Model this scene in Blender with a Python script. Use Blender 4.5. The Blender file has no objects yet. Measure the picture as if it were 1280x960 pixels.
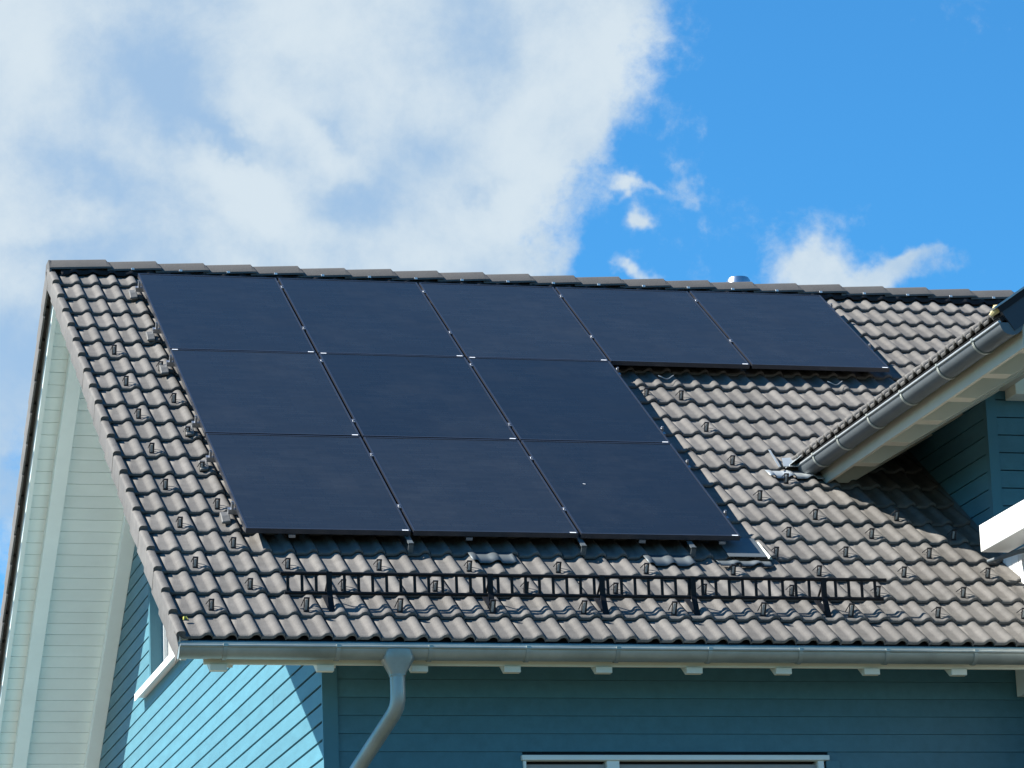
import bpy, bmesh, math, random
from mathutils import Matrix, Vector
random.seed(7)
S = bpy.context.scene
COL = S.collection
R = math.radians
# ------------------------------------------------------------------ camera
cam = bpy.data.cameras.new('camera'); camo = bpy.data.objects.new('camera', cam); COL.objects.link(camo)
r_ = Vector((0.968713, -0.245328, -0.037532)); u_ = Vector((-0.025423, -0.248523, 0.968292)); f_ = Vector((0.246877, 0.937043, 0.246985))
C0 = Vector((-3.7665, -21.8004, -4.1149))
m = Matrix((r_, u_, -f_)).transposed().to_4x4(); m.translation = C0
camo.matrix_world = m
cam.sensor_width = 36; cam.lens = 4581.35 / 1280 * 36; cam.clip_start = .5; cam.clip_end = 4000
S.camera = camo
# ------------------------------------------------------------------ light and exposure
SUN = Vector((-1, .30, 1.03)).normalized()
S.view_settings.view_transform = 'Standard'; S.view_settings.look = 'None'
EXPO = 1.35; S.view_settings.exposure = EXPO; S.view_settings.gamma = 1
sl = bpy.data.lights.new('sun', 'SUN'); sl.energy = 5.0; sl.angle = R(.53); sl.color = (1, .955, .87)
so = bpy.data.objects.new('sun', sl); COL.objects.link(so); so.rotation_euler = SUN.to_track_quat('Z', 'Y').to_euler()
so.location = SUN * 60
SKY_STRENGTH = .066
def px_dir(x, y):
    d = f_ * 4581.35 + r_ * (x - 640) - u_ * (y - 480)
    return d.normalized()
W = bpy.data.worlds.new('World'); S.world = W; W.use_nodes = True
nt = W.node_tree; nt.nodes.clear(); N = nt.nodes; L = nt.links
def nd(t, **k):
    n = N.new(t)
    for a, b in k.items(): setattr(n, a, b)
    return n
def mth(op, a, b=None, c=None, clamp=False):
    n = nd('ShaderNodeMath', operation=op); n.use_clamp = clamp
    for i, v in enumerate((a, b, c)):
        if v is None: continue
        if isinstance(v, (int, float)): n.inputs[i].default_value = v
        else: L.new(v, n.inputs[i])
    return n.outputs[0]
sky = nd('ShaderNodeTexSky', sky_type='NISHITA'); sky.sun_disc = False
sky.sun_elevation = math.asin(SUN.z); sky.sun_rotation = math.atan2(SUN.x, SUN.y)
sky.air_density = 1.0; sky.dust_density = .2; sky.ozone_density = 2.2
geo = nd('ShaderNodeTexCoord'); D = geo.outputs['Generated']
sep = nd('ShaderNodeSeparateXYZ'); L.new(D, sep.inputs[0])
az = mth('ARCTAN2', sep.outputs[0], sep.outputs[1]); el = mth('ARCSINE', sep.outputs[2])
uv = nd('ShaderNodeCombineXYZ'); L.new(az, uv.inputs[0]); L.new(el, uv.inputs[1])
def noise(vec, scale, detail, rough=.55, dist=0.0):
    n = nd('ShaderNodeTexNoise'); n.inputs['Scale'].default_value = scale; n.inputs['Detail'].default_value = detail
    n.inputs['Roughness'].default_value = rough; n.inputs['Distortion'].default_value = dist; L.new(vec, n.inputs['Vector']); return n.outputs
n_warp = noise(D, 26, 5, .6)
wsub = nd('ShaderNodeVectorMath', operation='SUBTRACT'); L.new(n_warp[1], wsub.inputs[0]); wsub.inputs[1].default_value = (.5, .5, .5)
wmul = nd('ShaderNodeVectorMath', operation='SCALE'); L.new(wsub.outputs[0], wmul.inputs[0]); wmul.inputs['Scale'].default_value = .036
wuv = nd('ShaderNodeVectorMath', operation='ADD'); L.new(uv.outputs[0], wuv.inputs[0]); L.new(wmul.outputs[0], wuv.inputs[1])
def blobs(lst):
    tot = None
    for (x, y, a, b, rot, w) in lst:       # centre and radii of a cloud, given as the direction it lies in
        d = px_dir(x, y); u0, v0 = math.atan2(d.x, d.y), math.asin(d.z)
        s = nd('ShaderNodeVectorMath', operation='SUBTRACT'); L.new(wuv.outputs[0], s.inputs[0]); s.inputs[1].default_value = (u0, v0, 0)
        ro = nd('ShaderNodeVectorRotate', rotation_type='Z_AXIS'); L.new(s.outputs[0], ro.inputs['Vector']); ro.inputs['Angle'].default_value = R(rot)
        q = nd('ShaderNodeVectorMath', operation='MULTIPLY'); L.new(ro.outputs[0], q.inputs[0]); q.inputs[1].default_value = (4581 / a, 4581 / b, 0)
        dd = nd('ShaderNodeVectorMath', operation='DOT_PRODUCT'); L.new(q.outputs[0], dd.inputs[0]); L.new(q.outputs[0], dd.inputs[1])
        p = mth('MULTIPLY', mth('POWER', 2.718, mth('MULTIPLY', dd.outputs['Value'], -1.0)), w)
        tot = p if tot is None else mth('ADD', tot, p)
    return tot
body = blobs([(100, 100, 420, 330, 0, 1.5), (470, 90, 280, 260, 20, 1.3), (700, 0, 150, 130, 0, 1.0), (700, 110, 60, 90, -30, .45), (530, 290, 110, 110, 0, .9), (755, 320, 60, 90, 0, -.45), (800, 190, 50, 40, 0, -.35), (250, 330, 400, 110, 0, .9),
              (10, 520, 80, 150, 0, .55), (1015, 328, 66, 48, 0, 1.2), (1105, 352, 95, 30, 0, 1.0), (1152, 322, 28, 14, 0, .6), (785, 246, 26, 13, 0, .72), (863, 226, 18, 22, 0, .5), (825, 246, 30, 7, 0, .35), (808, 286, 18, 17, 0, .75), (793, 344, 18, 12, 0, .7), (727, 325, 20, 34, 0, .4),
              (-500, 200, 600, 500, 0, 1.0), (330, 700, 700, 200, 0, .3)])
far_n = noise(D, 2.6, 6, .55)[0]
far = mth('MULTIPLY', mth('SUBTRACT', far_n, .58), 3.2)
inframe = blobs([(640, 300, 1500, 1100, 0, 1.0)])
farm = mth('MULTIPLY', far, mth('SUBTRACT', 1.0, inframe, clamp=True), clamp=False)
fine = mth('ADD', mth('MULTIPLY', mth('SUBTRACT', noise(D, 34, 12, .66, .12)[0], .5), 1.75), mth('MULTIPLY', mth('SUBTRACT', noise(D, 120, 8, .7)[0], .5), .45))
dens = mth('ADD', mth('ADD', body, farm), fine)
mr = nd('ShaderNodeMapRange', interpolation_type='SMOOTHSTEP'); L.new(dens, mr.inputs[0]); mr.inputs[1].default_value = .22; mr.inputs[2].default_value = .98
gap = blobs([(215, 130, 60, 90, -15, .62), (290, 182, 50, 16, 25, .75), (455, 245, 100, 46, -12, .85), (610, 60, 42, 60, 0, .50), (115, 235, 50, 30, 30, .40), (600, 240, 40, 14, -20, .5), (10, 620, 60, 60, 0, .9), (0, 440, 70, 70, 0, .5), (420, 160, 60, 12, 20, .4), (330, 60, 40, 20, 0, .25), (560, 200, 60, 30, 0, .3),
             (640, 330, 80, 40, 0, .35), (60, 310, 120, 20, 0, .3), (350, 320, 200, 26, 0, .30)])
lit = blobs([(330, 245, 190, 34, 22, .55), (420, 190, 120, 28, 30, .5), (20, 100, 60, 120, 0, .4), (340, 30, 60, 60, 0, .35), (650, 200, 40, 60, 0, .25), (60, 250, 80, 40, 0, .35), (760, 60, 50, 70, 0, .15)])
tex = mth('MULTIPLY', mth('SUBTRACT', noise(D, 20, 12, .62, .12)[0], .5), 3.2)
hz0 = mth('SUBTRACT', mth('ADD', mth('ADD', gap, tex), .22), lit)
gm = nd('ShaderNodeMapRange', interpolation_type='SMOOTHSTEP'); L.new(hz0, gm.inputs[0]); gm.inputs[1].default_value = -.35; gm.inputs[2].default_value = 1.05
hz = gm.outputs[0]
cov = mth('MULTIPLY', mr.outputs[0], mth('SUBTRACT', .96, mth('MULTIPLY', mth('POWER', hz, 2.0), .20)))
# sky colour: Nishita scattering, a touch more saturated like the phone's rendering of it
tint = nd('ShaderNodeMix', data_type='RGBA', blend_type='MULTIPLY'); tint.inputs[0].default_value = 1
L.new(sky.outputs[0], tint.inputs[6]); tint.inputs[7].default_value = (.27, .80, 1.12, 1)
cc = nd('ShaderNodeMix', data_type='RGBA'); L.new(hz, cc.inputs[0])
K = 1 / SKY_STRENGTH / 2 ** EXPO
cc.inputs[6].default_value = (.70 * K, .80 * K, .87 * K, 1); cc.inputs[7].default_value = (.44 * K, .59 * K, .75 * K, 1)
mx = nd('ShaderNodeMix', data_type='RGBA'); L.new(cov, mx.inputs[0]); L.new(tint.outputs[2], mx.inputs[6]); L.new(cc.outputs[2], mx.inputs[7])
bg = nd('ShaderNodeBackground'); L.new(mx.outputs[2], bg.inputs[0]); bg.inputs[1].default_value = SKY_STRENGTH
wo = nd('ShaderNodeOutputWorld'); L.new(bg.outputs[0], wo.inputs[0])

# ------------------------------------------------------------------ materials
def mat(name, col, rough=.6, metal=0, var=.12, scale=3, bump=0, bscale=40, col2=None, objvar=0, spec=.5, streak=None, coat=0):
    M = bpy.data.materials.new(name); M.use_nodes = True; t = M.node_tree; b = t.nodes['Principled BSDF']
    b.inputs['Roughness'].default_value = rough; b.inputs['Metallic'].default_value = metal; b.inputs['Specular IOR Level'].default_value = spec
    b.inputs['Coat Weight'].default_value = coat
    tc = t.nodes.new('ShaderNodeTexCoord'); mp = t.nodes.new('ShaderNodeMapping'); oi = t.nodes.new('ShaderNodeObjectInfo')
    ad = t.nodes.new('ShaderNodeVectorMath'); ad.operation = 'ADD'
    sc = t.nodes.new('ShaderNodeVectorMath'); sc.operation = 'SCALE'; sc.inputs[0].default_value = (37, 19, 53); t.links.new(oi.outputs['Random'], sc.inputs['Scale'])
    t.links.new(tc.outputs['Object'], ad.inputs[0]); t.links.new(sc.outputs[0], ad.inputs[1]); t.links.new(ad.outputs[0], mp.inputs[0])
    if streak: mp.inputs['Scale'].default_value = streak
    n1 = t.nodes.new('ShaderNodeTexNoise'); n1.inputs['Scale'].default_value = scale; n1.inputs['Detail'].default_value = 6; n1.inputs['Roughness'].default_value = .65
    t.links.new(mp.outputs[0], n1.inputs['Vector'])
    cr = t.nodes.new('ShaderNodeValToRGB')
    c2 = col2 or tuple(min(1, c * (1 + var)) for c in col); c1 = tuple(c * (1 - var) for c in col)
    cr.color_ramp.elements[0].position = .3; cr.color_ramp.elements[1].position = .7
    cr.color_ramp.elements[0].color = (*(col if col2 else c1), 1); cr.color_ramp.elements[1].color = (*c2, 1)
    t.links.new(n1.outputs[0], cr.inputs[0]); out = cr.outputs[0]
    if objvar:
        mr = t.nodes.new('ShaderNodeMapRange'); mr.inputs[3].default_value = 1 - objvar; mr.inputs[4].default_value = 1 + objvar
        t.links.new(oi.outputs['Random'], mr.inputs[0])
        hs = t.nodes.new('ShaderNodeVectorMath'); hs.operation = 'SCALE'; t.links.new(out, hs.inputs[0]); t.links.new(mr.outputs[0], hs.inputs['Scale']); out = hs.outputs[0]
    t.links.new(out, b.inputs['Base Color'])
    if bump:
        n2 = t.nodes.new('ShaderNodeTexNoise'); n2.inputs['Scale'].default_value = bscale; n2.inputs['Detail'].default_value = 4; t.links.new(mp.outputs[0], n2.inputs['Vector'])
        bp = t.nodes.new('ShaderNodeBump'); bp.inputs['Strength'].default_value = bump; bp.inputs['Distance'].default_value = .004; t.links.new(n2.outputs[0], bp.inputs['Height'])
        t.links.new(bp.outputs[0], b.inputs['Normal'])
    return M
TILE = mat('concrete_tile', (.112, .105, .097), .74, var=.20, scale=11, bump=.6, bscale=110, objvar=.13, spec=.35)
RIDGE = mat('concrete_ridge', (.078, .073, .067), .7, var=.12, scale=6, bump=.4, bscale=80, objvar=.06)
TEAL = mat('teal_paint', (.066, .192, .245), .55, var=.11, scale=2.5, bump=.15, bscale=30, objvar=.09, streak=(5, 1.2, 5))
TEALX = mat('teal_paint_trim', (.06, .18, .23), .5, var=.05, scale=2)
TDARK = mat('teal_backing', (.006, .014, .022), .9, var=.1)
CREAM2 = mat('ivory_paint', (.78, .77, .64), .55, var=.05, scale=3)
CREAM = mat('cream_paint', (.52, .49, .39), .55, var=.05, scale=3, bump=.1, bscale=25)
WHITE = mat('white_paint', (.80, .87, .84), .55, var=.04, scale=3, bump=.1, bscale=25, objvar=.03)
WHITE2 = mat('bright_white_paint', (.74, .74, .72), .45, var=.02, scale=2)
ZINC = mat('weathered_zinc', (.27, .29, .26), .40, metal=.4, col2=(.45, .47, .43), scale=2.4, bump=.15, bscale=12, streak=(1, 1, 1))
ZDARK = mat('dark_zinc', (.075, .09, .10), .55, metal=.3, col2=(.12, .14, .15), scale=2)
ZLITE = mat('bright_zinc_sheet', (.34, .37, .38), .4, metal=.35, var=.15, scale=5, bump=.2, bscale=18)
STEEL = mat('stainless_steel', (.62, .63, .64), .25, metal=1, var=.05)
ALU = mat('aluminium', (.34, .35, .37), .35, metal=.8, var=.05)
BLACK = mat('black_coated_steel', (.004, .0045, .006), .6, var=.1, spec=.25)
HOOKM = mat('snow_hook_steel', (.012, .013, .017), .5, metal=.1, var=.1)
FRAME = mat('black_anodised_frame', (.034, .038, .05), .3, metal=.3, var=.05)
FOIL = mat('black_underlay', (.010, .010, .012), .9, var=.1)
ANTH = mat('anthracite_board', (.03, .036, .048), .5, var=.08)
LABEL = mat('white_sticker', (.75, .77, .8), .5, var=.02)
GREY = mat('grey_shutter', (.33, .33, .32), .5, var=.05)
GROUND = mat('lawn_and_gravel', (.035, .04, .02), .95, col2=(.085, .075, .05), scale=.3)
CAP = mat('grey_cover_plate', (.125, .122, .115), .5, metal=.2, var=.1)
MORTAR = mat('yellow_foam', (.55, .45, .22), .9, var=.2, scale=30)
def glassmat():
    M = bpy.data.materials.new('solar_glass'); M.use_nodes = True; t = M.node_tree; b = t.nodes['Principled BSDF']
    tc = t.nodes.new('ShaderNodeTexCoord'); oi = t.nodes.new('ShaderNodeObjectInfo')
    br = t.nodes.new('ShaderNodeTexBrick'); br.offset = .5; br.inputs['Scale'].default_value = 1
    br.inputs['Brick Width'].default_value = .182; br.inputs['Row Height'].default_value = .0455; br.inputs['Mortar Size'].default_value = .0016; br.inputs['Mortar Smooth'].default_value = .3
    br.inputs['Color1'].default_value = (.0110, .0120, .0135, 1); br.inputs['Color2'].default_value = (.0140, .0152, .0170, 1); br.inputs['Mortar'].default_value = (.006, .007, .009, 1)
    t.links.new(tc.outputs['Object'], br.inputs['Vector']); n0 = t.nodes.new('ShaderNodeTexNoise'); n0.inputs['Scale'].default_value = 1.4; n0.inputs['Detail'].default_value = 8; n0.inputs['Roughness'].default_value = .7
    ofs = t.nodes.new('ShaderNodeVectorMath'); ofs.operation = 'SCALE'; ofs.inputs[0].default_value = (31, 17, 9); t.links.new(oi.outputs['Random'], ofs.inputs['Scale'])
    ad = t.nodes.new('ShaderNodeVectorMath'); t.links.new(tc.outputs['Object'], ad.inputs[0]); t.links.new(ofs.outputs[0], ad.inputs[1]); t.links.new(ad.outputs[0], n0.inputs['Vector'])
    vr = t.nodes.new('ShaderNodeMath'); vr.operation = 'MULTIPLY_ADD'; vr.inputs[1].default_value = .5; vr.inputs[2].default_value = .75; t.links.new(oi.outputs['Random'], vr.inputs[0])
    sc0 = t.nodes.new('ShaderNodeVectorMath'); sc0.operation = 'SCALE'; t.links.new(br.outputs[0], sc0.inputs[0]); t.links.new(vr.outputs[0], sc0.inputs['Scale'])
    du = t.nodes.new('ShaderNodeMapRange'); du.inputs[1].default_value = .5; du.inputs[2].default_value = .8; du.inputs[3].default_value = 0; du.inputs[4].default_value = .10; t.links.new(n0.outputs[0], du.inputs[0])
    mxd = t.nodes.new('ShaderNodeMix'); mxd.data_type = 'RGBA'; t.links.new(du.outputs[0], mxd.inputs[0]); t.links.new(sc0.outputs[0], mxd.inputs[6]); mxd.inputs[7].default_value = (.10, .10, .095, 1)
    t.links.new(mxd.outputs[2], b.inputs['Base Color'])
    n = t.nodes.new('ShaderNodeTexNoise'); n.inputs['Scale'].default_value = 2.2; n.inputs['Detail'].default_value = 5; t.links.new(tc.outputs['Object'], n.inputs['Vector'])
    mr = t.nodes.new('ShaderNodeMapRange'); mr.inputs[3].default_value = .22; mr.inputs[4].default_value = .34; t.links.new(n.outputs[0], mr.inputs[0]); t.links.new(mr.outputs[0], b.inputs['Roughness'])
    b.inputs['IOR'].default_value = 1.5; b.inputs['Specular IOR Level'].default_value = .35
    return M
GLASS = glassmat()
def pane():
    M = bpy.data.materials.new('window_glass'); M.use_nodes = True; b = M.node_tree.nodes['Principled BSDF']
    n = M.node_tree.nodes.new('ShaderNodeTexNoise'); n.inputs['Scale'].default_value = 1.5
    mr = M.node_tree.nodes.new('ShaderNodeMapRange'); mr.inputs[3].default_value = .04; mr.inputs[4].default_value = .1
    M.node_tree.links.new(n.outputs[0], mr.inputs[0]); M.node_tree.links.new(mr.outputs[0], b.inputs['Roughness'])
    b.inputs['Base Color'].default_value = (.10, .10, .11, 1); b.inputs['IOR'].default_value = 1.5
    return M
PANE = pane()

# ------------------------------------------------------------------ helpers
TH = R(34.066); c, s_ = math.cos(TH), math.sin(TH); TN = math.tan(TH)
SR = 7.33; YR = SR * c; ZR = SR * s_
def RF(x, s, h): return (x, s * c - h * s_, s * s_ + h * c)
def RR(x, s, h): p = RF(x, s, h); return (p[0], 2 * YR - p[1], p[2])
XD, ZD = 4.715, 1.80
def DF(y, s, h): return (XD + s * c - h * s_, y, ZD + s * s_ + h * c)
XRD = 7.9
def DR(y, s, h): p = DF(y, s, h); return (2 * XRD - p[0], p[1], p[2])
def ID(x, y, z): return (x, y, z)
class MB:
    def __init__(self): self.v = []; self.f = []
    def add(self, vs, fs, T=ID):
        o = len(self.v); self.v += [T(*p) for p in vs]; self.f += [tuple(i + o for i in f) for f in fs]; return self
    def box(self, x0, x1, y0, y1, z0, z1, T=ID):
        return self.add([(x0, y0, z0), (x1, y0, z0), (x1, y1, z0), (x0, y1, z0), (x0, y0, z1), (x1, y0, z1), (x1, y1, z1), (x0, y1, z1)],
                        [(0, 3, 2, 1), (4, 5, 6, 7), (0, 1, 5, 4), (1, 2, 6, 5), (2, 3, 7, 6), (3, 0, 4, 7)], T)
    def prism(self, a, b, T=ID):           # two matching outlines
        n = len(a)
        return self.add(list(a) + list(b), [tuple(range(n)), tuple(range(2 * n - 1, n - 1, -1))] + [(i, (i + 1) % n, n + (i + 1) % n, n + i) for i in range(n)], T)
    def tube(self, path, rad, n=12, T=ID, cap=True):
        P = [Vector(T(*p)) for p in path]; rs = rad if isinstance(rad, (list, tuple)) else [rad] * len(P); rings = []
        up = None
        for i, p in enumerate(P):
            d = (P[min(i + 1, len(P) - 1)] - P[max(i - 1, 0)]).normalized()
            a = (up - d * up.dot(d)).normalized() if up else (Vector((0, 0, 1)).cross(d) if abs(d.z) < .9 else Vector((1, 0, 0)).cross(d)).normalized()
            up = a; b = d.cross(a)
            rings.append([tuple(p + (a * math.cos(2 * math.pi * k / n) + b * math.sin(2 * math.pi * k / n)) * rs[i]) for k in range(n)])
        vs = [q for r in rings for q in r]; fs = []
        for i in range(len(P) - 1):
            fs += [(i * n + k, i * n + (k + 1) % n, (i + 1) * n + (k + 1) % n, (i + 1) * n + k) for k in range(n)]
        if cap: fs += [tuple(range(n)), tuple(range((len(P) - 1) * n, len(P) * n))]
        return self.add(vs, fs)
    def mesh(self, name, m, smooth=None, normals=True):
        me = bpy.data.meshes.new(name); me.from_pydata(self.v, [], self.f); me.materials.append(m)
        if normals:
            bm = bmesh.new(); bm.from_mesh(me); bmesh.ops.recalc_face_normals(bm, faces=bm.faces); bm.to_mesh(me); bm.free()
        if smooth is not None:
            for p in me.polygons: p.use_smooth = True
            me.set_sharp_from_angle(angle=R(smooth))
        me.update(); return me
def link(name, me, parent=None, M=None):
    o = bpy.data.objects.new(name, me); COL.objects.link(o)
    if parent: o.parent = parent
    M = M or Matrix.Identity(4)
    if parent and parent.type == 'EMPTY' and parent.get('base'): M = Matrix.Translation(-Vector(parent['base'])) @ M
    o.matrix_local = M
    return o
def part(name, mb, m, parent, smooth=None, bevel=0, M=None):
    o = link(name, mb.mesh(name, m, smooth), parent, M)
    if bevel:
        b = o.modifiers.new('bevel', 'BEVEL'); b.width = bevel; b.segments = 2; b.limit_method = 'ANGLE'; b.angle_limit = R(40)
    return o
def thing(name, base, label, cat, group=None):
    o = bpy.data.objects.new(name, None); COL.objects.link(o); o.location = base; o['base'] = list(base)
    o['label'] = label; o['category'] = cat
    if group: o['group'] = group
    return o
def stuff(o): o['kind'] = 'stuff'; return o

# ------------------------------------------------------------------ ground
GZ = -5.7
g = MB(); g.add([(-1500, -1500, GZ), (1500, -1500, GZ), (1500, 1500, GZ), (-1500, 1500, GZ)], [(0, 1, 2, 3)])
go = link('ground', g.mesh('ground', GROUND)); go['kind'] = 'structure'; go['label'] = 'flat lawn and gravel around the house'

BOUNCE = mat('pale_bounce_sheet', (.26, .25, .22), .9, var=.12, scale=1.2)
g = MB(); g.add([(-13, 2.5, GZ + .004), (.4, 2.5, GZ + .004), (.4, 18, GZ + .004), (-13, 18, GZ + .004)], [(0, 1, 2, 3)])  # unseen pale ground sheet, added to bounce sunlight up onto the gable soffit
go = link('bounce_sheet', g.mesh('bounce_sheet', BOUNCE)); go['kind'] = 'structure'; go['label'] = 'unseen pale sheet added beside the gable to bounce light onto its soffit'

# ------------------------------------------------------------------ house
house = thing('house', (.84, .6, GZ), 'teal timber clad house with a grey tiled gable roof and white soffits', 'house')
XE = 14.0; XW = .82; YW = .6; YB = 2 * YR - .6; G = .345
# roof deck, holds the tiles
mb = MB()
for T in (RF, RR):
    mb.box(-.09, 5.75, -.01, SR - .0, -.075, -.045, T)
mb.box(5.75, XE, 3.9, SR, -.075, -.045, RF); mb.box(5.75, XE, 0, SR, -.075, -.045, RR)
roof = part('roof', mb, FOIL, house)
# tile mesh: two waves on 0.30 m, front edge thick and rounded
def wave(t):
    pts = [(0, 0), (.40, 0), (.47, .09), (.55, .42), (.64, .83), (.75, 1), (.84, .92), (.90, .66), (.945, .28), (.955, -.25), (1, -.25)]
    for (a, ha), (b, hb) in zip(pts, pts[1:]):
        if t <= b: return ha + (hb - ha) * (t - a) / (b - a)
    return 0
TS = [0, .40, .47, .55, .64, .75, .84, .90, .945, .955]
XS = [(t + k) * .15 for k in (0, 1) for t in TS] + [.3]
def tile_mb(flange=False, T=ID, x0=0, s0=0, mb=None):
    mb = mb or MB()
    prof = [(x - .1125, .0245 * wave((x % .15) / .15 if x < .2999 else 1) - .010) for x in XS]
    prof[0] = (prof[0][0], -.010)
    n = len(prof)
    rows = [(0, -.011), (.0035, -.004), (.012, 0), (.03, 0), (.40, -.0300)]
    vs = []
    for (s, dh) in rows:
        vs += [(x + x0, s + s0 + (.004 if h > .01 else 0), h + dh) for x, h in prof]
    fs = []
    for r in range(len(rows) - 1):
        fs += [(r * n + i, r * n + i + 1, (r + 1) * n + i + 1, (r + 1) * n + i) for i in range(n - 1)]
    # front face down and a strip of underside
    o = len(vs); vs += [(x + x0, s0 + .001 + (.004 if h > .01 else 0), h - .021) for x, h in prof]
    fs += [(i, o + i, o + i + 1, i + 1) for i in range(n - 1)]
    o2 = len(vs); vs += [(x + x0, s0 + .40, h - .051) for x, h in prof]
    fs += [(o + i, o2 + i, o2 + i + 1, o + i + 1) for i in range(n - 1)]
    # end faces
    k = (len(rows) - 1) * n
    fs += [(0, k, o2, o), (n - 1, o + n - 1, o2 + n - 1, k + n - 1)]
    mb.add(vs, fs, T)
    if flange:
        q = [(-.195, -.145), (-.197, .004), (-.190, .016), (-.178, .021), (-.150, .021), (-.141, .014), (-.139, -.013), (-.112, -.0145), (-.112, -.03), (-.15, -.03), (-.178, -.01), (-.180, -.145)]
        a = [(x + x0, s0 - .004, h) for x, h in q]; b = [(x + x0, s0 + .375, h - .030) for x, h in q]
        mb.prism(a, b, T)
    return mb
tile_me = tile_mb().mesh('tile', TILE, 38, True)
verge_me = tile_mb(True).mesh('verge_tile', TILE, 38, True)
BF = Matrix(((1, 0, 0, 0), (0, c, -s_, 0), (0, s_, c, 0), (0, 0, 0, 1)))
def valley_y(x): return (ZD + (x - XD) * TN) / TN
cands = []; rest = []
for k in range(21):
    for i in range(0, 47):
        x = .3 * i; s = k * G; y = s * c
        if x > 5.75 and y < valley_y(x) - .25: continue
        hidden = (.45 < x < 3.45 and 1.72 < s < 6.3) or (3.4 < x < 5.75 and 5.5 < s < 6.3) or x > 8.2
        (rest if hidden else cands).append((i, k))
cands.sort(key=lambda a: (Vector(RF(.3 * a[0], a[1] * G, 0)) - C0).length + (3 if a[0] == 0 else 0) * -1)
rnd = random.Random(3)
for n_, (i, k) in enumerate(cands):
    if n_ < 299:
        o = link('verge_tile' if i == 0 else 'roof_tile', verge_me if i == 0 else tile_me, roof,
                 BF @ Matrix.Translation((.3 * i + rnd.uniform(-.0015, .0015), k * G + rnd.uniform(-.003, .003), rnd.uniform(0, .0035))) @ Matrix.Rotation(rnd.uniform(-.006, .006), 4, 'Z') @ Matrix.Rotation(rnd.uniform(-.004, .004), 4, 'X'))
    else: rest.append((i, k))
mb = MB()
for i, k in rest:
    tile_mb(i == 0, RF, .3 * i + rnd.uniform(-.0015, .0015), k * G + rnd.uniform(-.003, .003), mb)
stuff(link('roof_tile_field', mb.mesh('roof_tile_field', TILE, 38), roof))
mb = MB()
for k in range(21):
    for i in range(47): tile_mb(i == 0, RR, .3 * i, k * G, mb)
stuff(link('rear_roof_tiles', mb.mesh('rear_roof_tiles', TILE, 38), roof))
# ridge tiles
def ridge_mb(x0, x1, last=False):
    q = [(-.150, -.062), (-.148, -.046), (-.078, .028), (-.055, .038), (.055, .038), (.078, .028), (.148, -.046), (.150, -.062), (.132, -.056), (.07, .012), (0, .02), (-.07, .012), (-.132, -.056)]
    mbx = MB()
    a = [(x0, YR + y * .95, ZR + z - .012) for y, z in q]; bb = [(x1 - .035, YR + y, ZR + z + .008) for y, z in q]; cc_ = [(x1 + (.0 if z < -.03 else -.03), YR + y * 1.0, ZR + z + (.008 if z < 0 else .002)) for y, z in q]
    n = len(q); vs = a + bb + cc_
    mbx.add(vs, [tuple(range(n)), tuple(range(3 * n - 1, 2 * n - 1, -1))] + [(r * n + i, r * n + (i + 1) % n, (r + 1) * n + (i + 1) % n, (r + 1) * n + i) for r in (0, 1) for i in range(n)])
    return mbx
e = ridge_mb(-.175, .30)
e.prism([(-.19, YR - .15, ZR - .17), (-.19, YR - .14, ZR - .06), (-.19, YR - .075, ZR + .02), (-.19, YR + .075, ZR + .02), (-.19, YR + .14, ZR - .06), (-.19, YR + .15, ZR - .17), (-.19, YR, ZR - .09)],
        [(-.174, YR - .15, ZR - .17), (-.174, YR - .14, ZR - .06), (-.174, YR - .075, ZR + .02), (-.174, YR + .075, ZR + .02), (-.174, YR + .14, ZR - .06), (-.174, YR + .15, ZR - .17), (-.174, YR, ZR - .09)])
part('ridge_end_tile', e, RIDGE, roof, 30)
rme = ridge_mb(0, .43).mesh('ridge_tile', RIDGE, 30)
for i in range(36):
    link('ridge_tile', rme, roof, Matrix.Translation((.27 + .3835 * i, 0, rnd.uniform(-.003, .003))))
mb = MB(); mb.box(-.15, XE, YR - .09, YR + .09, ZR - .10, ZR - .045); part('ridge_batten', mb, FOIL, roof)
# black ridge roll dressed over the top of the tiles under the ridge caps
mb = MB(); vs = []; nx = 480
for j in range(nx + 1):
    x = -.10 + j * .0275; wv = .0245 * max(0, wave(((x + .1125) % .15) / .15))
    vs.append((x, 7.115 + .012 * math.sin(x * 9) + .012 * rnd.random(), -.006 + wv))
for j in range(nx + 1):
    x = -.10 + j * .0275; vs.append((x, 7.22, .018 + .4 * .0245 * max(0, wave(((x + .1125) % .15) / .15))))
for j in range(nx + 1): vs.append((-.10 + j * .0275, 7.31, .045))
mb.add(vs, [(r * (nx + 1) + j, r * (nx + 1) + j + 1, (r + 1) * (nx + 1) + j + 1, (r + 1) * (nx + 1) + j) for r in (0, 1) for j in range(nx)], RF)
o = part('ridge_roll', mb, FOIL, roof, 60); o.modifiers.new('thickness', 'SOLIDIFY').thickness = .003
cme = MB().box(-.012, .012, YR - .145, YR - .135, ZR - .055, ZR - .040).mesh('ridge_clip', LABEL)
for i in range(35): link('ridge_clip', cme, roof, Matrix.Translation((.27 + .3835 * i + .20, -.004, -.004)))
LICH = mat('yellow_lichen', (.40, .38, .08), .95, var=.3, scale=60)
mb = MB(); mb.tube([(-.118, .235, -.006), (-.112, .255, .001), (-.10, .262, .002), (-.09, .24, -.004)], [.004, .010, .008, .004], 7, RF); part('lichen', mb, LICH, roof)
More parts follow.
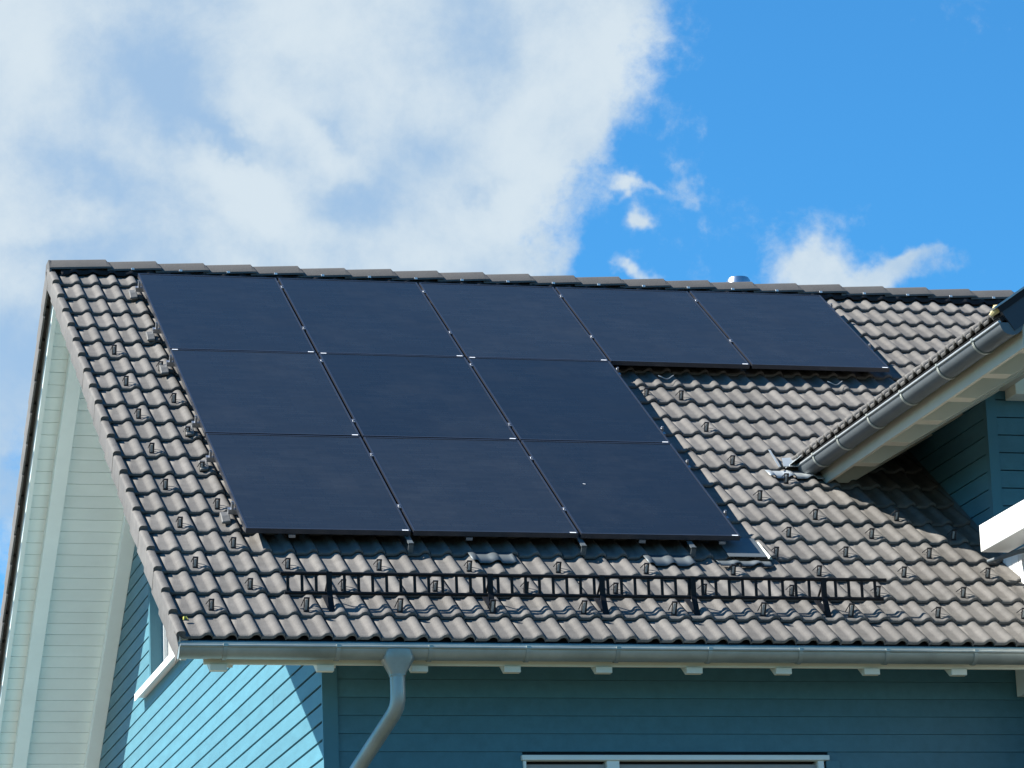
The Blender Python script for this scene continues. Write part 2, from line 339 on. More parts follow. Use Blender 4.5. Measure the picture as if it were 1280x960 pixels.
# snow hooks
def hook_mesh(hh=.070, w=.034, up=.10):
    A, B = MB(), MB()
    for x0, x1 in ((-w / 2, -w / 2 + .0065), (w / 2 - .012, w / 2)):
        A.prism([(x0, 0, 0), (x0, .004, 0), (x0, .020, hh), (x0, .016, hh)], [(x1, 0, 0), (x1, .004, 0), (x1, .020, hh), (x1, .016, hh)])
    for x0, x1 in ((-w / 2, -w / 2 + .005), (w / 2 - .005, w / 2)):
        A.prism([(x0, .018, hh - .005), (x0, .018, hh), (x0, up, .006), (x0, up, .0)], [(x1, .018, hh - .005), (x1, .018, hh), (x1, up, .006), (x1, up, .0)])
    A.box(-w / 2, w / 2, .012, .022, hh - .006, hh + .003); A.box(-w / 2, w / 2, -.006, .006, -.002, .010)
    na = len(A.f)
    A.box(-w / 2 + .008, w / 2 - .013, .006, .009, .006, hh - .008)
    me = A.mesh('snow_hook', HOOKM, None, True); me.materials.append(ZLITE)
    for p in me.polygons: p.material_index = 1 if p.index >= na else 0
    return me
hook_me = hook_mesh(); hook2_me = hook_mesh(.088, .036, .08)
for k in range(1, 16):
    for n_ in range(0, 22):
        x = .08 + .3 * n_
        if n_ % 2 != (0 if k % 2 else 1): continue
        sb = k * G + .055
        if x > 5.5: continue
        if x > 4.35 and sb * c > valley_y(x) - .15: continue
        if .5 < x < 4.0 and sb > 1.4: continue
        if x > 3.9 and k > 14: continue
        if x > 5.2 and sb > 1.9: continue
        if x > 4.7 and sb > 2.4: continue
        o = link('snow_hook', hook2_me if (k == 1 and .5 < x < 4.6) else hook_me, roof, BF @ Matrix.Translation((x, sb, -.0125)) @ Matrix.Rotation(rnd.uniform(-.06, .06), 4, 'Z'))
for (x, s) in ((4.02, 13 * G + .1), (4.08, 4 * G + .04)):
    link('snow_hook', hook_me, roof, BF @ Matrix.Translation((x, s, -.016)))
# flue behind the ridge
mb = MB(); mb.tube([(5.865, 7.0, 3.2), (5.865, 7.0, 4.40)], .09, 20); mb.tube([(5.865, 7.0, 4.36), (5.865, 7.0, 4.37), (5.865, 7.0, 4.44), (5.865, 7.0, 4.465)], [.112, .112, .104, .09], 20)
fl = part('chimney_flue', mb, STEEL, roof, 35)
mb = MB(); mb.tube([(5.73, 7.0, 3.2), (5.73, 7.0, 4.40)], .055, 16); mb.tube([(5.73, 7, 4.37), (5.73, 7, 4.408)], .066, 16); part('vent_pipe', mb, STEEL, roof, 35)
# metal sheets in the roof
def sheet(pts, m, name='flashing_sheet', par=roof, th=.004, T=RF):
    mbx = MB(); mbx.prism([(x, s, h) for x, s, h in pts], [(x, s, h - th) for x, s, h in pts], T); return part(name, mbx, m, par)
def wavy(x0, x1, sa, sb, h, m, name='flashing_sheet'):
    mbx = MB(); n = int((x1 - x0) / .0125); vs = []
    for s in (sa, sb):
        for j in range(n + 1):
            x = x0 + (x1 - x0) * j / n; w_ = wave(((x + .1125) % .15) / .15)
            vs.append((x, s, .0245 * max(w_, 0) * (1 if s == sa else .3) - .008 + h))
    mbx.add(vs, [(j, j + 1, n + 2 + j, n + 1 + j) for j in range(n)], RF); o = part(name, mbx, m, roof, 60)
    so_ = o.modifiers.new('thickness', 'SOLIDIFY'); so_.thickness = .003; return o
wavy(1.93, 2.23, 1.215, 1.40, .008, ZDARK); wavy(3.13, 3.46, 1.215, 1.40, .008, ZDARK); wavy(3.62, 4.0, 1.22, 1.30, .010, ZDARK)
sheet([(3.72, 1.33, .026), (3.985, 1.33, .026), (3.985, 1.66, .026), (3.72, 1.66, .026)], ZDARK)
mb = MB(); mb.prism([(3.987, 1.30, .022), (4.015, 1.30, .020), (4.00, 1.31, .038)], [(3.987, 1.60, .012), (4.015, 1.60, .010), (4.00, 1.60, .028)], RF); part('flashing_sheet', mb, ZINC, roof)

# bargeboards, soffits, rafters on both slopes
def slope_parts(T, rear):
    mb = MB(); mb.box(-.135, -.098, .14, SR, -.235, -.05, T); part('bargeboard', mb, WHITE, house)
    so_mb = MB(); so_mb.box(-.098, XW + .05, .0, SR - .02, -.12, -.10, T); sof = part('soffit', so_mb, TDARK if False else WHITE, house)
    n = 53
    bme = MB().box(-.096, XW + .03, .003, .1345, -.128 - .012, -.12).mesh('soffit_board', WHITE)
    for j in range(n):
        s0 = .05 + j * .1365
        if s0 + .14 > SR - .12: break
        if not rear:
            mbx = MB(); mbx.box(-.096, XW + .03, s0, s0 + .1315, -.140, -.1205, T)
        else:
            mbx = MB(); mbx.box(-.096, XW + .03, s0, s0 + .1315, -.140, -.1205, T)
        part('soffit_board', mbx, WHITE, sof)
    for (xa, xb, d) in ((.055, .175, .235), (.70, XW + .0, .235)):
        mbx = MB(); mbx.box(xa, xb, .03, SR - .14, -d, -.1405, T); part('rafter', mbx, WHITE, house, bevel=.004)
slope_parts(RF, False); slope_parts(RR, True)
# walls: structural backing with the gable window hole
GW = (4.72, 7.52, .99, 2.25)
wall = MB(); x0, x1 = XW + .022, XW + .16
def rake_z(y, off=-.27): y2 = y if y <= YR else 2 * YR - y; return y2 * TN + off
def wallpoly(ya, za, yb, zb, za2=None, zb2=None):
    wall.prism([(x0, ya, za), (x0, yb, za2 if za2 is not None else za), (x0, yb, zb), (x0, ya, zb2 if zb2 is not None else zb)],
               [(x1, ya, za), (x1, yb, za2 if za2 is not None else za), (x1, yb, zb), (x1, ya, zb2 if zb2 is not None else zb)])
wallpoly(YW + .02, GZ, GW[0], rake_z(GW[0]), None, rake_z(YW + .02)); wallpoly(GW[1], GZ, YB - .02, rake_z(YB - .02), None, rake_z(GW[1]))
wall.box(x0, x1, GW[0], GW[1], GZ, GW[2]); wallpoly(GW[0], GW[3], YR, rake_z(YR), None, rake_z(GW[0])); wallpoly(YR, GW[3], GW[1], rake_z(GW[1]), None, rake_z(YR))
gw = part('gable_wall', wall, TDARK, house)
P = .1155
def yspan(z, off=-.245): ym = (z - off) / TN; return max(YW + .004, ym), min(YB - .004, 2 * YR - ym)
for j in range(-12, 40):
    z0 = -.08 + P * j - .0; z1 = z0 + P - .0165
    a1, b1 = yspan(z1); a0, b0 = yspan(z0)
    if b1 - a1 < .25: break
    segs = [(a0, a1, b0, b1)]
    if z1 > GW[2] and z0 < GW[3]:
        segs = [(a0, a1, GW[0] - .02, GW[0] - .02), (GW[1] + .055, GW[1] + .055, b0, b1)]
    elif j % 3 == 0:
        ys = rnd.uniform(2.0, 6.5) if j < 8 else rnd.uniform(6.2, 8)
        if a0 + .5 < ys < b1 - .5: segs = [(a0, a1, ys - .0015, ys - .0015), (ys + .0015, ys + .0015, b0, b1)]
    for (p0, p1, q0, q1) in segs:
        if min(q0, q1) - max(p0, p1) < .02: continue
        mb = MB(); mb.prism([(XW, p0, z0), (XW, q0, z0), (XW, q1, z1), (XW, p1, z1)], [(XW + .02, p0, z0), (XW + .02, q0, z0), (XW + .02, q1, z1), (XW + .02, p1, z1)])
        part('board', mb, TEAL, gw)
mb = MB()
for j in range(-49, -12):
    z0 = -.08 + P * j; mb.box(XW, XW + .02, YW + .004, YB - .004, z0, z0 + P - .0115)
stuff(part('lower_boards', mb, TEAL, gw))
# corner board of the gable
mb = MB(); mb.box(XW - .003, XW + .022, YW - .024, YW + .003, GZ, .12); mb.box(XW + .022, XW + .095, YW - .024, YW - .003, GZ, .12); part('corner_board', mb, TEALX, house)
# gable window
win = part('window', MB().box(XW + .135, XW + .150, GW[0] + .001, GW[1] - .001, GW[2], GW[3]), GREY, house); win['label'] = 'gable window with deep teal reveals, white frame and grey shutter'
mb = MB(); mb.box(XW - .004, XW + .135, GW[1] - .015, GW[1] + .02, GW[2] - .02, GW[3] - .0); part('reveal', mb, TEALX, win)
mb = MB(); mb.box(XW - .004, XW + .135, GW[0] - .02, GW[0] + .015, GW[2] - .02, GW[3]); part('reveal', mb, TEALX, win)
mb = MB(); mb.box(XW - .006, XW + .016, GW[1] + .02, GW[1] + .05, GW[2], GW[3] + .06); part('casing', mb, TEALX, win)
mb = MB(); mb.box(XW - .006, XW + .016, GW[0] - .05, GW[0] - .02, GW[2], GW[3] + .06); part('casing', mb, TEALX, win)
mb = MB(); mb.box(XW - .004, XW + .135, GW[0] + .015, GW[1] - .015, GW[3] - .015, GW[3] + .02); part('reveal', mb, TEALX, win)
for (a, b, z0, z1) in ((GW[1] - .055, GW[1] - .017, GW[2], GW[3] - .017), (GW[0], GW[0] + .06, GW[2], GW[3]), (GW[0] + .06, GW[1] - .06, GW[2], GW[2] + .06), (GW[0] + .06, GW[1] - .06, GW[3] - .06, GW[3]), (YR - .04, YR + .04, GW[2] + .06, GW[3] - .06)):
    part('window_frame', MB().box(XW + .10, XW + .135, a, b, z0, z1), WHITE2, win, bevel=.003)
mb = MB(); mb.box(XW - .075, XW + .10, GW[0] - .38, GW[1] + .38, GW[2] - .035, GW[2] - .005); mb.box(XW - .080, XW - .070, GW[0] - .38, GW[1] + .38, GW[2] - .065, GW[2] - .003); part('window_sill', mb, WHITE2, win, bevel=.003)
# front wall
FW = (2.11, 4.16, -3.2, -.65)
wall = MB(); y0, y1 = YW + .022, YW + .2
XF = 5.95
wall.box(XW + .03, FW[0], y0, y1, GZ, .13); wall.box(FW[1], XF, y0, y1, GZ, .13); wall.box(FW[0], FW[1], y0, y1, FW[3], .13); wall.box(FW[0], FW[1], y0, y1, GZ, FW[2])
wall.box(XE - .4, XE - .2, y1, YB, GZ, .2); wall.box(XW + .16, XE, YB - .2, YB, GZ, .13)
fw = part('front_wall', wall, TDARK, house)
for j in range(-22, 2):
    z0 = -.047 + .1155 * j; z1 = z0 + .110
    for (a, b) in ([(XW + .097, XF)] if z0 > FW[3] - .02 else [(XW + .097, FW[0]), (FW[1] + .0, XF)]):
        mb = MB(); mb.prism([(a, YW + .0, z0), (a, YW + .022, z0), (a, YW + .022, z1 + .004), (a, YW + .008, z1 + .004)], [(b, YW + .0, z0), (b, YW + .022, z0), (b, YW + .022, z1 + .004), (b, YW + .008, z1 + .004)])
        part('board', mb, TEAL, fw)
mb = MB()
for j in range(-48, -22):
    z0 = -.047 + .1155 * j; mb.box(XW + .097, XF, YW, YW + .022, z0, z0 + .110)
stuff(part('lower_boards', mb, TEAL, fw))
# front window with a roller shutter
win = part('window', MB().box(FW[0], FW[1], YW + .13, YW + .14, FW[2], FW[3]), PANE, house); win['label'] = 'wide front window with white frame and lowered grey shutters'
for (a, b) in ((FW[0], FW[0] + .02), (2.662, 2.745), (FW[1] - .075, FW[1] - .035)):
    part('window_frame', MB().box(a, b, YW - .012, YW + .1, FW[2], FW[3] - .034), WHITE, win, bevel=.003)
part('window_frame', MB().box(FW[0] - .01, FW[1] - .0, YW - .03, YW + .05, FW[3] - .033, FW[3]), WHITE, win, bevel=.004)
for (a, b) in ((FW[0] + .022, 2.66), (2.747, FW[1] - .077)):
    for j in range(30):
        z = FW[3] - .05 - j * .05
        mb = MB(); mb.prism([(a, YW + .028, z - .046), (a, YW + .020, z - .024), (a, YW + .028, z - .003), (a, YW + .036, z - .024)], [(b, YW + .028, z - .046), (b, YW + .020, z - .024), (b, YW + .028, z - .003), (b, YW + .036, z - .024)])
        part('slat', mb, GREY, win)
part('casing', MB().box(FW[1] - .02, FW[1] + .07, YW - .016, YW + .004, FW[2], FW[3] - .036), TEALX, win)
# eaves: fascia, rafter tails, gutter
part('eaves_fascia', MB().box(-.03, 5.75, .012, .034, -.181, -.035), CREAM2, house, bevel=.003)
part('eaves_flashing', MB().prism([(-.17, .002, -.04), (-.17, .010, -.036), (-.17, .010, -.14), (-.17, .002, -.14)], [(5.75, .002, -.04), (5.75, .010, -.036), (5.75, .010, -.14), (5.75, .002, -.14)]), TEALX, house)
for x in [.008, .672 + .0] + [.672 + .592 * k for k in range(1, 9)]:
    w = .106
    mb = MB(); mb.prism([(x, .036, -.225), (x, .036, -.06), (x, YW + .02, -.06 + .58 * TN), (x, YW + .02, -.235 + .58 * TN + .01)], [(x + w, .036, -.225), (x + w, .036, -.06), (x + w, YW + .02, -.06 + .58 * TN), (x + w, YW + .02, -.235 + .58 * TN + .01)])
    # tail block below the fascia
    mb.box(x, x + w, -.004, .037, -.222, -.182)
    part('rafter_tail', mb, CREAM2, house, bevel=.003)
part('eaves_soffit', MB().prism([(.82, .04, -.075), (.82, YW + .02, -.075 + .58 * TN), (.82, YW + .02, -.055 + .58 * TN), (.82, .04, -.055)], [(5.75, .04, -.075), (5.75, YW + .02, -.075 + .58 * TN), (5.75, YW + .02, -.055 + .58 * TN), (5.75, .04, -.055)]), WHITE, house)
def gutter(a0, a1, T, r=.076, lip=.010, m=ZINC, parent=house, brs=(), back=.05, joints=()):
    # T(a, out, up): a along the eave, out away from the house, up
    mb = MB(); n = 14; A = [(math.pi * k / n) for k in range(n + 1)]
    o_ = [(math.cos(t) * r, -math.sin(t) * r) for t in A] + [(-r, back)]
    i_ = [(math.cos(t) * (r - .003), -math.sin(t) * (r - .003)) for t in A] + [(-(r - .003), back)]
    q = o_ + i_[::-1]
    mb.prism([(a0, y, z) for y, z in q], [(a1, y, z) for y, z in q], T)
    gt = part('gutter', mb, m, parent, 40)
    mb = MB(); mb.tube([(a0, r + .002, .004), (a1, r + .002, .004)], lip, 10, T); part('gutter_lip', mb, m, gt, 60)
    for a in (a0, a1):
        mb = MB(); d = -.003 if a == a0 else .003
        e1 = [(y * 1.03, z * 1.03) for y, z in o_[:-1]]
        mb.prism([(a, y, z) for y, z in e1], [(a + d, y, z) for y, z in e1], T); part('gutter_end_cap', mb, m, gt)
    for b in brs:
        mb = MB(); q = [(math.cos(t) * (r + .007), -math.sin(t) * (r + .007)) for t in A] + [(math.cos(t) * (r + .0015), -math.sin(t) * (r + .0015)) for t in A[::-1]]
        mb.prism([(b - .013, y, z) for y, z in q], [(b + .013, y, z) for y, z in q], T)
        mb.box(b - .013, b + .013, r - .012, r + .014, .0, .017, T)
        part('gutter_bracket', mb, m, gt, 40)
    return gt
GY, GZ1 = -.070, -.098
gut = gutter(-.198, 5.72, lambda a, o, u: (a, GY - o, GZ1 + u), r=.066, m=ZINC, brs=(.08, .78, 1.36, 1.98, 2.56, 3.16, 3.76, 4.34, 4.94, 5.52))
part('verge_end_plate', MB().prism([(-.203, .03, -.17), (-.203, -.02, -.155), (-.203, -.10, -.10), (-.203, -.03, -.02), (-.203, .06, .03)], [(-.199, .03, -.17), (-.199, -.02, -.155), (-.199, -.10, -.10), (-.199, -.03, -.02), (-.199, .06, .03)]), TILE, house)
# downpipe with funnel outlet
mb = MB()
a = [(1.066, GY - .085, -.102), (1.252, GY - .085, -.102), (1.275, GY - .05, -.165), (1.275, GY + .05, -.165), (1.252, GY + .08, -.102), (1.066, GY + .08, -.102), (1.047, GY + .05, -.165), (1.047, GY - .05, -.165)]
sec0 = [(1.068, -.088), (1.25, -.088), (1.25, .07), (1.068, .07)]; sec1 = [(1.050, -.078), (1.268, -.078), (1.268, .065), (1.050, .065)]
def sq(x0, x1, y0, y1, z, n=16):
    o = []
    for k in range(n):
        t = 2 * math.pi * (k + .5) / n; cx, cy = (x0 + x1) / 2, (y0 + y1) / 2; ex = abs(math.cos(t)) ** .55 * (1 if math.cos(t) > 0 else -1); ey = abs(math.sin(t)) ** .55 * (1 if math.sin(t) > 0 else -1)
        o.append((cx + ex * (x1 - x0) / 2, cy + ey * (y1 - y0) / 2, z))
    return o
rings = [sq(1.075, 1.245, GY - .083, GY + .07, -.105), sq(1.060, 1.262, GY - .083, GY + .07, -.165), sq(1.108, 1.210, GY - .051, GY + .051, -.252), sq(1.108, 1.210, GY - .051, GY + .051, -.262)]
vs = [p for r in rings for p in r]; n = 16
mb.add(vs, [(r * n + k, r * n + (k + 1) % n, (r + 1) * n + (k + 1) % n, (r + 1) * n + k) for r in range(3) for k in range(n)])
dp = MB()
path = [(1.159, GY, -.25), (1.159, GY, -.36), (1.158, GY + .002, -.41), (1.152, GY + .018, -.452), (1.138, GY + .05, -.49), (.985, .30, -.762), (.905, .43, -.905), (.885, .47, -.955), (.878, .495, -1.01), (.878, .50, -1.1), (.878, .50, GZ)]
dp.tube(path, .0475, 20)
dpo = part('downpipe', dp, ZINC, house, 50)
part('funnel_outlet', mb, ZINC, dpo, 35)
cl = MB(); cl.tube([(1.159, GY, -.256), (1.159, GY, -.268)], .0515, 20); part('pipe_collar', cl, ZINC, dpo, 35)
# white block under the eave near the projecting bay
part('bracket_beam', MB().box(5.49, 5.62, .04, YW - .03, -.264, -.08), WHITE, house, bevel=.003)

# ------------------------------------------------------------------ snow guard
sg = thing('snow_guard', RF(.5, .45, 0), 'long black ladder-like snow guard fence standing above the front gutter', 'snow guard')
YG = .415
part('rail', MB().tube([(.534, YG, .474), (4.567, YG, .479)], .0118, 10), BLACK, sg, 50)
part('rail', MB().tube([(.560, YG, .349), (4.540, YG, .352)], .0118, 10), BLACK, sg, 50)
for j in range(44):
    x = .582 + j * .0908
    part('bar', MB().box(x - .0092, x + .0092, YG - .004, YG + .004, .350, .474), BLACK, sg)
for x in (.845, 1.89, 2.63, 3.24, 4.13):
    yb, zb = .335, .335 * TN - .01
    q = [(yb, zb), (yb + .010, zb), (YG - .004, .36), (YG - .004, .486), (YG - .014, .486), (YG - .014, .36)]
    mb = MB(); mb.prism([(x - .018, y, z) for y, z in q], [(x + .018, y, z) for y, z in q])
    mb.box(x - .018, x + .018, .40, .66, -.014, -.006, RF)
    q = [(YG + .012, .45), (YG + .012, .462), (YG + .125, .375), (YG + .125, .363)]
    mb.prism([(x - .006, y, z) for y, z in q], [(x + .006, y, z) for y, z in q])
    part('bracket', mb, BLACK, sg)
# ------------------------------------------------------------------ solar panels
PW, PH = 1.126, 1.785
PX = [.453, 1.570, 2.713, 3.842, 4.972, 6.112]; PS = [6.865, 5.050, 3.268, 1.480]
HT = .11
fr_w = .012
def panel_meshes(w, h):
    fm = MB()
    fm.box(0, fr_w, 0, h, -.035, 0); fm.box(w - fr_w, w, 0, h, -.035, 0); fm.box(fr_w, w - fr_w, 0, fr_w, -.035, 0); fm.box(fr_w, w - fr_w, h - fr_w, h, -.035, 0)
    gm_ = MB(); gm_.box(fr_w, w - fr_w, fr_w, h - fr_w, -.008, -.0025)
    bk = MB(); bk.box(fr_w, w - fr_w, fr_w, h - fr_w, -.014, -.009)
    return fm, gm_, bk
fm, gm_, bk = panel_meshes(1.106, 1.765)
FME, GME, BME = fm.mesh('frame', FRAME), gm_.mesh('glass', GLASS), bk.mesh('back_sheet', FOIL)
LME = MB().box(0, .042, 0, .013, 0, .001).mesh('sticker', LABEL)
JME = MB().box(-.06, .06, -.05, .05, -.035, -.015).mesh('junction_box', BLACK)
roword = ['top', 'middle', 'bottom']
colw = [['leftmost, at the gable end', 'second from the left', 'third from the left', 'fourth from the left', 'rightmost, nearest the dormer'], ['left', 'centre', 'right'], ['left', 'centre', 'right']]
for r in range(3):
    for q in range(5 if r == 0 else 3):
        if r == 0: lab = 'black solar panel in the top row under the ridge, ' + colw[0][q]
        elif r == 1: lab = f'black solar panel in the middle row of three, {colw[1][q]} one'
        else: lab = f'black solar panel in the bottom row above the snow guard, {colw[2][q]} one'
        x0 = PX[q] + .010; s0 = PS[r + 1] + .010
        M = BF @ Matrix.Translation((x0, s0, HT + rnd.uniform(-.0015, .0015)))
        M = M @ Matrix.Diagonal(((PX[q + 1] - PX[q] - .02) / 1.106, (PS[r] - PS[r + 1] - .02) / 1.765, 1, 1)) @ Matrix.Rotation(rnd.uniform(-.0012, .0012), 4, 'X') @ Matrix.Rotation(rnd.uniform(-.0012, .0012), 4, 'Y')
        e = bpy.data.objects.new('solar_panel', None); COL.objects.link(e); e.matrix_world = M; e.empty_display_size = .2
        e['label'] = lab; e['category'] = 'solar panel'; e['group'] = 'black solar panels mounted on the roof'
        if r == 2 and q == 2: link('glint_fleck', MB().box(0, .018, 0, .007, 0, .001).mesh('glint_fleck', LABEL), e, Matrix.Translation((.24, .92, .0002)) @ Matrix.Rotation(-.4, 4, 'Z'))  # glint on the glass, put in as a small white fleck
        link('frame', FME, e); gl = link('glass', GME, e); link('back_sheet', BME, e)
        link('junction_box', JME, e, Matrix.Translation((.55, 1.6, 0)))
        link('sticker', LME, e, Matrix.Translation((1.106 - .056, .001, .0002)))
        if r == 1: link('sticker', LME, e, Matrix.Translation((.014, 1.765 - .014, .0002)))
# mounting rails and clamps: one rack per row of panels
ri = 0
for r, (rs, x1) in enumerate((((6.62, 5.62), PX[5]), ((4.87, 3.58), PX[3]), ((2.90, 1.93), PX[3]))):
    rk = thing('mounting_rack', RF(.4, rs[1], 0), ['aluminium mounting rails and clamps under the top row of solar panels', 'aluminium mounting rails and clamps under the middle row of solar panels', 'aluminium mounting rails and clamps under the bottom row of solar panels'][r], 'mounting rack', 'mounting racks under the panels')
    for s in rs:
        part('rail', MB().box(.415, x1 + .04, s - .02, s + .02, HT - .072, HT - .037, RF), ALU, rk)
        xs = [x for x in PX if x <= x1 + .01]
        for k, x in enumerate(xs):
            if k in (0, len(xs) - 1):
                xx = x + (-.002 if k == 0 else .002); sg_ = -1 if k == 0 else 1
                mb = MB(); mb.box(min(xx, xx + sg_ * .016), max(xx, xx + sg_ * .016), s - .016, s + .016, HT - .037, HT + .002, RF); mb.tube([(xx + sg_ * .010, s, HT + .003), (xx + sg_ * .010, s, HT + .012)], .008, 10, RF); part('end_clamp', mb, ALU, rk)
            else:
                mb = MB(); mb.box(x - .0085, x + .0085, s - .03, s + .03, HT - .01, HT + .002, RF); mb.tube([(x, s, HT + .002), (x, s, HT + .008)], .0075, 10, RF); part('mid_clamp', mb, ALU, rk)
        # roof hooks carrying the rail
        hx = [PX[0] + .6 + 1.13 * k for k in range(5 if r == 0 else 3)]
        for x in hx:
            mb = MB(); mb.box(x - .016, x + .016, s - .05, s - .043, .0, HT - .04, RF); mb.box(x - .016, x + .016, s - .05, s - .02, HT - .05, HT - .042, RF); mb.box(x - .016, x + .016, s - .16, s - .043, -.008, .0, RF)
            part('roof_hook', mb, ALU, rk)
        if True:
            mb = MB(); mb.prism([(.365, s - .10, .015), (.365, s - .04, .035), (.365, s + .02, .038), (.365, s + .02, .0), (.365, s - .10, .0)], [(.425, s - .10, .025), (.425, s - .04, .042), (.425, s + .02, .045), (.425, s + .02, .0), (.425, s - .10, .0)], RF)
            part('metal_tile', mb, CAP, rk, bevel=.006)
    if r == 2:
        for x in (1.545, 2.72, 3.48):
            part('roof_hook', MB().box(x - .017, x + .017, 1.375, 1.383, .0, HT - .04, RF).box(x - .017, x + .017, 1.375, 1.93, HT - .055, HT - .045, RF), ZDARK, rk)
        for x in (.77, 1.96, 3.15, 3.71):
            part('cable_clip', MB().box(x - .022, x + .022, 1.482, 1.493, HT - .06, HT - .04, RF), ALU, rk)
    if r == 0:
        for (xa, sa) in ((4.2, 4.93), (5.55, 4.90)):
            pth = [(xa + (.016 * j), sa - .03 * math.sin(j * .5), .035 + .008 * math.cos(j * .7)) for j in range(9)]
            part('cable', MB().tube(pth, .0035, 6, RF), ZLITE, rk, 60)

# ------------------------------------------------------------------ dormer (projecting cross gable)
dor = thing('dormer', (5.8, 1.3, 0), 'projecting cross gable with zinc gutter, white soffit and teal siding at right', 'dormer')
SD = (XRD - XD) / c
DY0, DY1 = -1.40, 6.6
def dslab(mb, T, h0, h1, s0=0, s1=SD, ya=DY0):
    yb0, yb1 = valley_y(XD + s0 * c) + .35, valley_y(XD + s1 * c) + .35
    mb.prism([(ya, s0, h0), (yb0, s0, h0), (yb1, s1, h0), (ya, s1, h0)], [(ya, s0, h1), (yb0, s0, h1), (yb1, s1, h1), (ya, s1, h1)], T)
mb = MB(); dslab(mb, DF, -.07, -.04, 0, SD); dslab(mb, DR, -.07, -.04, 0, SD)
droof = part('roof', mb, FOIL, dor)
BD = Matrix(((0, c, -s_, XD), (-1, 0, 0, 0), (0, s_, c, ZD), (0, 0, 0, 1)))
rest = []
for k in range(11):
    for i in range(0, 30):
        y = DY0 + .12 + .3 * i
        if y > valley_y(XD + k * G * c) + .25: continue
        if k == 0: link('roof_tile', tile_me, droof, BD @ Matrix.Translation((-y - .15, 0 + rnd.uniform(-.004, .004), rnd.uniform(0, .003))))
        else: rest.append((y, k))
mb = MB()
for y, k in rest:
    tile_mb(False, lambda a, s, h: DF(-a, s, h), -y - .15, k * G, mb); tile_mb(False, lambda a, s, h: DR(-a, s, h), -y - .15, k * G, mb)
stuff(link('roof_tile_field', mb.mesh('roof_tile_field', TILE, 38), droof))
mb = MB(); mb.tube([(XRD, DY0, ZD + SD * s_ - .03), (XRD, 6.2, ZD + SD * s_ - .03)], .1, 10); part('ridge_cap', mb, RIDGE, droof, 40)
for T in (DF, DR):
    part('verge_trim', MB().box(DY0 - .035, DY0 + .06, .0, SD, .02, .032, T), ZLITE, dor)
    part('verge_trim', MB().box(DY0 - .030, DY0 - .020, .02, SD, -.02, .0195, T), FOIL, dor)
    part('bargeboard', MB().box(DY0 - .02, DY0 + .012, .03, SD, -.16, .0, T), ANTH, dor)
    mb = MB(); dslab(mb, T, -.125, -.10, 1.25, SD, DY0 + .012); part('soffit', mb, WHITE, dor)
def MX(x, y, z): return (2 * XRD - x, y, z)
for T in (ID, MX):
    part('eaves_fascia', MB().prism([(4.892, DY0 + .014, 1.585), (4.915, DY0 + .014, 1.585), (4.915, DY0 + .014, 1.80), (4.892, DY0 + .014, 1.80)], [(4.892, 2.42, 1.585), (4.915, 2.42, 1.585), (4.915, 2.75, 1.80), (4.892, 2.75, 1.80)], T), CREAM, dor)
    part('soffit', MB().prism([(4.9155, DY0 + .014, 1.66), (5.745, DY0 + .014, 2.10), (5.745, DY0 + .014, 2.12), (4.9155, DY0 + .014, 1.68)], [(4.9155, 2.5, 1.66), (5.745, 3.2, 2.10), (5.745, 3.2, 2.12), (4.9155, 2.5, 1.68)], T), CREAM, dor)
    for j in range(7):
        y = -1.36 + .618 * j + .02
        prof = [(4.900, 1.545), (4.900, 1.583), (4.918, 1.583), (4.918, 1.60), (5.76, 2.05), (5.76, 1.995), (5.05, 1.612), (5.0, 1.572), (4.93, 1.545)]
        prof = [(4.918, 1.590), (4.918, 1.659), (5.76, 2.10), (5.76, 1.975), (5.08, 1.590)]
        part('rafter', MB().prism([(x, y, z) for x, z in prof], [(x, y + .11, z) for x, z in prof], T), CREAM, dor, bevel=.003)
    part('purlin', MB().box(5.72, 5.86, DY0 + .05, 1.29, 2.013, 2.36, T), CREAM, dor, bevel=.003)
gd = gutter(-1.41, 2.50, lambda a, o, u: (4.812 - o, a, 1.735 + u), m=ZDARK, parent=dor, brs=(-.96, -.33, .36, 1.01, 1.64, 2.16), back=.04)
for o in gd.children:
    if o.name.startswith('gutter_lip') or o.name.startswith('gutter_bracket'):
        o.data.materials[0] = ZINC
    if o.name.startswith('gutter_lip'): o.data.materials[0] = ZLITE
# purlin under the left slope over the side wall
XS_, YF = 5.72, 1.31
PB = .126
sw = part('side_wall', MB().prism([(XS_ + .022, YF + .03, -.2), (XS_ + .022, 5.2, -.2), (XS_ + .022, 5.2, ZD + (XS_ - XD) * TN - .16), (XS_ + .022, YF + .03, ZD + (XS_ - XD) * TN - .16)], [(XS_ + .16, YF + .03, -.2), (XS_ + .16, 5.2, -.2), (XS_ + .16, 5.2, ZD + (XS_ - XD) * TN - .1), (XS_ + .16, YF + .03, ZD + (XS_ - XD) * TN - .1)]), TDARK, dor)
for j in range(16):
    z0 = .573 + PB * j; z1 = z0 + PB - .008
    if z1 > 2.33: z1 = 2.33
    if z0 > 2.3: break
    part('board', MB().box(XS_, XS_ + .0215, YF + .05, 4.4, z0, z1), TEAL, sw)
fwd = part('front_wall', MB().prism([(XS_ + .16, YF + .022, -.2), (2 * XRD - XS_ - .16, YF + .022, -.2), (2 * XRD - XS_ - .16, YF + .022, 2.3), (XRD, YF + .022, 3.75), (XS_ + .16, YF + .022, 2.3)],
            [(XS_ + .16, YF + .15, -.2), (2 * XRD - XS_ - .16, YF + .15, -.2), (2 * XRD - XS_ - .16, YF + .15, 2.3), (XRD, YF + .15, 3.75), (XS_ + .16, YF + .15, 2.3)]), TDARK, dor)
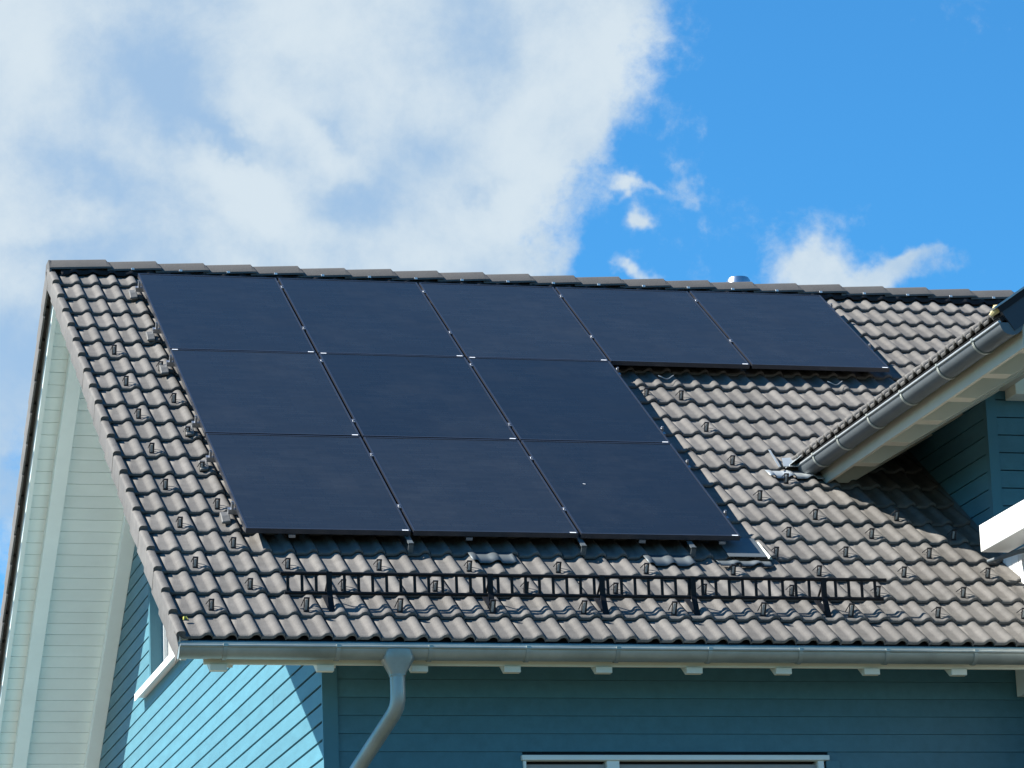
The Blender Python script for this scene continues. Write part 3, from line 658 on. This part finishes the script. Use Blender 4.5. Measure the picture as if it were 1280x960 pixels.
for j in range(25):
    z0 = .573 + PB * j; z1 = z0 + PB - .008
    xl = max(XS_ + .075, XD + (z1 - ZD + .16) / TN + .05)
    xr = 2 * XRD - xl
    if xr - xl < .3: break
    part('board', MB().box(xl, xr, YF, YF + .0215, z0, z1), TEAL, fwd)
part('corner_board', MB().box(XS_ - .004, XS_ + .018, YF - .012, YF + .048, .3, 2.3).box(XS_ + .018, XS_ + .07, YF - .012, YF + .012, .3, 2.34), TEALX, dor)
part('tie_beam', MB().box(5.863, 9.94, 1.10, YF - .015, 1.945, 2.25), CREAM2, dor, bevel=.005)
# balcony in front of the recessed wall
bal = part('balcony', MB().box(5.70, 10.1, -.9, YF, -.12, .02), WHITE, dor)
part('cap_beam', MB().box(5.42, 5.62, -1.4, .85, .768, .954), WHITE2, bal, bevel=.006)
part('cap_beam', MB().box(5.42, 10.4, -1.6, -1.4, .768, .954), WHITE2, bal, bevel=.006)
for j in range(22):
    y = -1.36 + j * .118
    part('board', MB().box(5.70, 5.722, y, y + .110, -.35, .80), WHITE2, bal)
part('side_rail', MB().tube([(5.50, .92, .72), (5.58, .60, .72), (5.69, .40, .72)], .016, 8), ZDARK, bal, 50)
part('lower_wall', MB().box(5.73, 10.1, -1.36, YF - .1, GZ, -.36), TDARK, dor)
part('flashing_strip', MB().prism([(5.700, .0, -.02), (5.716, .0, -.02), (5.716, .0, .03)], [(5.700, 3.5, -.02), (5.716, 3.5, -.02), (5.716, 3.5, .03)], lambda x, s, h: RF(x, s, h)), ZDARK, dor)
# valley and gutter end flashing
def dsheet(pts, m, th=.004):
    mbx = MB(); mbx.prism([(x, s, h) for x, s, h in pts], [(x, s, h - th) for x, s, h in pts], RF); return part('flashing_sheet', mbx, m, dor)
dsheet([(4.62, 3.03, .040), (4.82, 3.03, .045), (4.86, 3.22, .045), (4.66, 3.20, .040)], ZLITE)
wavy(4.48, 4.90, 2.88, 3.02, .012, ZLITE)
dsheet([(4.580, 3.02, .04), (4.596, 3.02, .04), (4.622, 3.36, .04), (4.608, 3.37, .04)], ZLITE)
mb = MB(); mb.prism([(XD - .06, 2.55, 1.735), (XD + .02, 2.35, 1.80), (XD + .10, 2.45, 1.84), (XD + .02, 2.70, 1.81)], [(XD - .06, 2.55, 1.73), (XD + .02, 2.35, 1.795), (XD + .10, 2.45, 1.835), (XD + .02, 2.70, 1.805)]); part('flashing_sheet', mb, ZLITE, dor)
# foam lump under the first verge tile
mb = MB(); mb.tube([(4.70, -1.36, 1.79), (4.735, -1.38, 1.83), (4.78, -1.39, 1.85)], [.012, .03, .012], 7); part('foam_filler', mb, MORTAR, dor)
for o in list(bpy.data.objects):
    if 'base' in o.keys(): del o['base']
